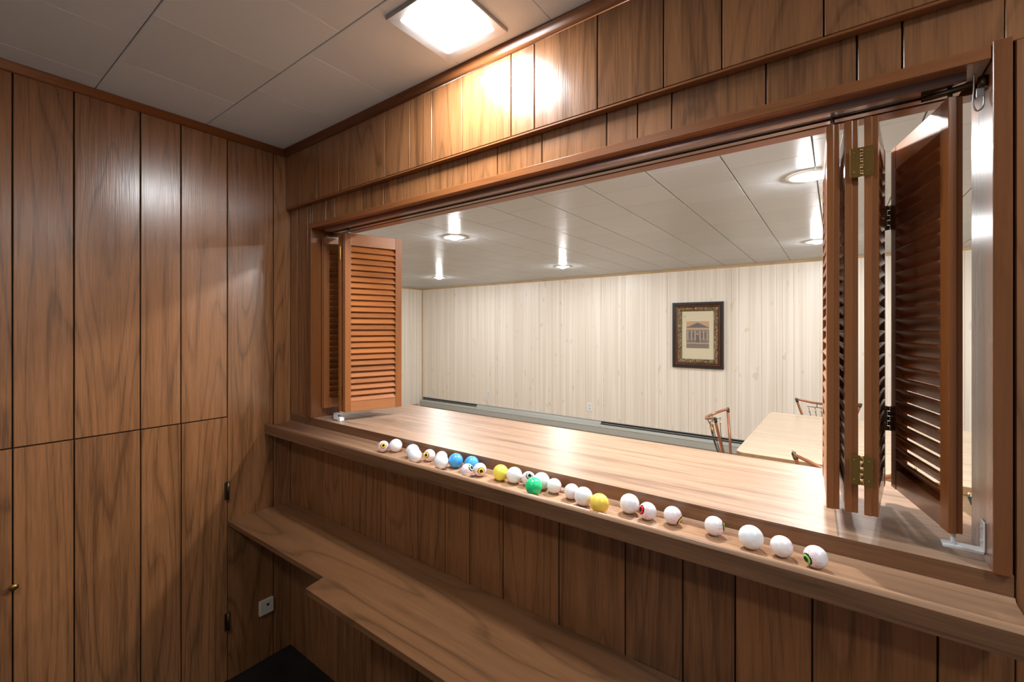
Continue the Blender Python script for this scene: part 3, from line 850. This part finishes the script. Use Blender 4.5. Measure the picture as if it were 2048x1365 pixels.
M['framered'] = wood3('mahogany_frame', (0.085, 0.022, 0.008, 1), 0.6, grain='z', rough=0.3)
def giltmat():
    t = NT('carved_gilt'); v = t.coord()
    n = t.noise(v, 42, 2.5, 0.6, 2.2); n2 = t.noise(v, 90, 2, 0.6, 1.0)
    s = t.math('MULTIPLY_ADD', n2, 0.35, n)
    col = t.ramp(s, [(0.48, (0.018, 0.010, 0.006, 1)), (0.66, (0.13, 0.085, 0.035, 1)), (0.84, (0.52, 0.42, 0.24, 1))])
    t.set(col=col, rough=0.38, metal=0.35); t.bump(s, 1.0, 0.006)
    return t.m
M['gilt'] = giltmat()
frame_ring('outer_frame', 0, 0, [(0, 0.001), (0, 0.026), (0.004, 0.030), (0.026, 0.030), (0.031, 0.026)], M['frameblack'], 'black outer moulding')
frame_ring('middle_frame', 0, 0, [(0.031, 0.026), (0.034, 0.031), (0.044, 0.030), (0.052, 0.024), (0.058, 0.022)], M['framered'], 'reddish wood moulding')
frame_ring('gilt_frame', 0, 0, [(0.058, 0.020), (0.062, 0.027), (0.078, 0.032), (0.094, 0.025), (0.102, 0.014), (0.104, 0.006)], M['gilt'], 'carved gilt leaf moulding')
M['mat_board'] = plain('cream_mat_board', (0.62, 0.57, 0.42, 1), 0.7)
bm = newbm(); box(bm, PXC-0.176, PXC+0.176, FY1-0.0065, FY1-0.002, PZC-0.278, PZC+0.278); sub('mat_board', bm, M['mat_board'], pic)
M['dot'] = plain('green_sticker', (0.02, 0.35, 0.12, 1), 0.5)
bm = newbm(); lathe(bm, [(0, 0), (0.0065, 0), (0.0065, 0.0008), (0, 0.0008)], n=20, mat=Matrix.Translation((PXC-0.140, FY1-0.0066, PZC+0.215)) @ Matrix.Rotation(PI/2, 4, 'X')); sub('green_sticker', bm, M['dot'], pic)
pc = [plain('print_sky', (0.50, 0.33, 0.18, 1), 0.7), plain('print_stone_light', (0.46, 0.33, 0.20, 1), 0.7), plain('print_grey', (0.20, 0.18, 0.17, 1), 0.7),
      plain('print_dark', (0.13, 0.125, 0.13, 1), 0.7), plain('print_ground', (0.22, 0.17, 0.14, 1), 0.7)]
bm = newbm()
def pq(x0, x1, z0, z1, mi, lay): box(bm, PXC+x0, PXC+x1, FY1-0.0069-0.0002*lay, FY1-0.0066-0.0002*lay, PZC+z0, PZC+z1, mi=mi)
X0, X1, Z0, Z1 = -0.124, 0.124, -0.150, 0.160
pq(X0, X1, Z0, Z1, 0, 0)
def tri(pts, mi, lay): prism(bm, [(PXC+a, PZC+b) for a, b in pts], 'y', FY1-0.0069-0.0002*lay, FY1-0.0067-0.0002*lay, mi)
tri([(-0.118, 0.092), (0.122, 0.092), (0.0, 0.148)], 2, 1)
tri([(-0.090, 0.098), (0.094, 0.098), (0.0, 0.138)], 3, 2)
pq(X0, X1, 0.086, 0.094, 3, 2); pq(X0, X1, 0.062, 0.086, 1, 1); pq(X0, X1, 0.052, 0.062, 2, 1)
pq(X0, X1, -0.085, 0.052, 2, 1)
for i, cx in enumerate((-0.108, -0.066, -0.026, 0.026, 0.066, 0.104)):
    pq(cx-0.006, cx+0.006, -0.085, 0.052, 1, 3); pq(cx-0.009, cx+0.009, 0.044, 0.052, 1, 4)
pq(-0.014, 0.014, -0.085, 0.005, 3, 2); pq(-0.010, 0.010, 0.005, 0.020, 1, 2)
for cx in (-0.088, -0.047, 0.047, 0.086): pq(cx-0.008, cx+0.008, -0.03, 0.03, 3, 2)
pq(X0, X1, -0.098, -0.085, 1, 3); pq(X0, X1, Z0, -0.098, 4, 2)
for i in range(16): pq(X0+0.008+i*0.0148, X0+0.016+i*0.0148, -0.085, -0.062+0.006*math.sin(i*2.3), 3, 4)
for i in range(3): pq(X0, X1, -0.112-i*0.013, -0.108-i*0.013, 2, 3)
sub('temple_print', bm, pc, pic)

# ------------------------------------------------------------------ table
TZ = H-0.678
tb = thing('dining_table', 'pale wood-grain laminate table seen through the opening at right', 'table', (0.42, 3.375, 0), math.radians(-0.8))
def roundrect(hx, hy_, r, n=8):
    out = []
    for k, (sx, sy) in enumerate(((1, 1), (-1, 1), (-1, -1), (1, -1))):
        for i in range(n+1):
            a = PI/2*k+PI/2*i/n
            out.append((sx*(hx-r)+r*math.cos(a), sy*(hy_-r)+r*math.sin(a)))
    return out
bm = newbm(); prism(bm, roundrect(0.855, 0.715, 0.045), 'z', TZ-0.030, TZ); o = obj('tabletop', bm, M['tabletop'], tb)
bm = newbm(); prism(bm, roundrect(0.8565, 0.7165, 0.0455), 'z', TZ-0.034, TZ-0.0015); o = obj('edge_band', bm, M['tableedge'], tb); o['label'] = 'browner edge band'
M['chrome'] = plain('bronzed_tube', (0.42, 0.20, 0.12, 1), 0.22, 0.7)
for sx in (-1, 1):
    for sy in (-1, 1):
        bm = newbm(); tube(bm, [(sx*0.72, sy*0.58, TZ-0.034), (sx*0.76, sy*0.62, 0.01)], 0.016, 12); lathe(bm, [(0, 0), (0.02, 0), (0.018, 0.015), (0, 0.016)], (sx*0.76, sy*0.62, 0), 14)
        obj('leg', bm, M['chrome'], tb)
bm = newbm(); box(bm, -0.72, 0.72, -0.58, 0.58, TZ-0.075, TZ-0.0345, 0.002); obj('apron', bm, M['tableedge'], tb)

# ------------------------------------------------------------------ chairs
M['copper'] = plain('coppery_tube', (0.40, 0.17, 0.09, 1), 0.25, 0.55)
M['cap'] = plain('green_brass_cap', (0.07, 0.095, 0.08, 1), 0.22, 0.8)
M['gold'] = plain('bright_brass', (0.95, 0.80, 0.50, 1), 0.15, 1.0)
M['wire'] = plain('dark_wire', (0.10, 0.07, 0.05, 1), 0.3, 0.7)
M['vinyl'] = plain('tan_vinyl', (0.50, 0.22, 0.09, 1), 0.4)
def make_chair(loc, rz, label):
    """local +y is the front; the back rail is at -y"""
    t = thing('dining_chair', label, 'chair', loc, rz, 'bronzed tube chairs around the table')
    Rz = 0.830
    bm = newbm()
    rail = catmull([(-0.205, 0.0, Rz), (-0.16, -0.035, Rz-0.010), (-0.09, -0.078, Rz-0.028), (0, -0.095, Rz-0.034), (0.09, -0.078, Rz-0.028), (0.16, -0.035, Rz-0.010), (0.205, 0.0, Rz)], 6)
    tube(bm, rail, 0.0088, 12); obj('top_rail', bm, M['copper'], t)
    for s in (-1, 1):
        bm = newbm()
        p = catmull([(s*0.205, 0.0, Rz-0.004), (s*0.178, 0.012, 0.74), (s*0.132, 0.028, 0.62), (s*0.105, 0.040, 0.50), (s*0.100, 0.050, 0.43)], 5)
        tube(bm, p, 0.0088, 12); q = obj('back_post', bm, M['copper'], t)
        bm = newbm(); sphere(bm, (s*0.207, 0.002, Rz+0.001), 0.0112, 16, 12); tube(bm, [(s*0.207, 0.002, Rz), (s*0.200, 0.004, Rz-0.022)], 0.0106, 12)
        obj('corner_cap', bm, M['cap'], q)
        bm = newbm(); sphere(bm, (s*0.212, 0.006, Rz+0.011), 0.006, 12, 8); obj('brass_stud', bm, M['gold'], q)
    bm = newbm()
    tube(bm, catmull([(-0.135, -0.030, Rz-0.055), (-0.07, -0.062, Rz-0.062), (0, -0.072, Rz-0.064), (0.07, -0.062, Rz-0.062), (0.135, -0.030, Rz-0.055)], 5), 0.0028, 8)
    for i in range(7):
        f = (i-3)/3
        x0 = 0.125*f; y0 = -0.072+0.038*f*f
        tube(bm, catmull([(x0, y0, Rz-0.063), (x0*0.82, y0*0.7, 0.66), (x0*0.60, y0*0.2+0.01, 0.54), (x0*0.52, 0.045, 0.455)], 4), 0.0024, 8)
    for f in (-0.5, 0.5): tube(bm, [(0.14*f, -0.062, Rz-0.062), (0.14*f, -0.078, Rz-0.030)], 0.003, 8)
    obj('wire_spindles', bm, M['wire'], t)
    bm = newbm()
    lathe(bm, [(0, -0.016), (0.005, -0.008), (0.0065, 0), (0.005, 0.010), (0, 0.017)], (0, 0, 0), 12)
    bd = obj('brass_bead', bm, M['gold'], t)
    for i in range(7):
        f = (i-3)/3
        o = bd if i == 0 else bd.copy()
        if i: C.objects.link(o)
        o.location = (0.125*f*0.96, (-0.072+0.038*f*f)*0.95, Rz-0.090)
    bm = newbm()
    pts = roundrect(0.215, 0.205, 0.09, 8)
    rings = []
    for sc, z in ((0.97, 0.415), (1.0, 0.425), (1.0, 0.445), (0.97, 0.460), (0.85, 0.472), (0.5, 0.478)):
        rings.append([bm.verts.new((x*sc, 0.235+y*sc, z)) for x, y in pts])
    for a, b in zip(rings, rings[1:]):
        for i in range(len(a)):
            f = bm.faces.new((a[i], a[(i+1) % len(a)], b[(i+1) % len(a)], b[i])); f.smooth = True
    bm.faces.new(rings[-1]); bm.faces.new(list(reversed(rings[0])))
    st = obj('seat', bm, M['vinyl'], t)
    bm = newbm(); tube(bm, [(x*1.005, 0.235+y*1.005, 0.428) for x, y in pts], 0.004, 8, closed=True); obj('seat_piping', bm, M['gold'], st)
    for sx in (-1, 1):
        for y0, y1 in ((0.07, 0.0), (0.40, 0.44)):
            bm = newbm(); tube(bm, catmull([(sx*0.12, y0, 0.412), (sx*0.165, y0+(y1-y0)*0.5, 0.30), (sx*0.195, y1, 0.012)], 5), 0.011, 12)
            lathe(bm, [(0, 0), (0.015, 0), (0.014, 0.014), (0, 0.016)], (sx*0.195, y1, 0), 12)
            obj('leg', bm, M['copper'], t)
    bm = newbm(); tube(bm, [(-0.168, 0.04, 0.29), (0.168, 0.04, 0.29)], 0.007, 8); tube(bm, [(-0.168, 0.415, 0.29), (0.168, 0.415, 0.29)], 0.007, 8)
    tube(bm, [(0, 0.04, 0.29), (0, 0.415, 0.29)], 0.006, 8)
    obj('stretcher', bm, M['copper'], t)
    return t
ch = make_chair((-0.630, 3.276, 0), math.radians(-90), 'bronzed tube chair pulled out at the left end of the pale table')
dup(ch, (-0.055, 4.30, 0), math.radians(180), 'bronzed tube chair behind the far side of the pale table')
dup(ch, (0.050, 2.425, 0), 0, 'bronzed tube chair with back to the counter, partly behind the folded right shutters')
dup(ch, (0.585, 2.175, 0), math.radians(3), 'bronzed tube chair glimpsed in the slit beside the right jamb')
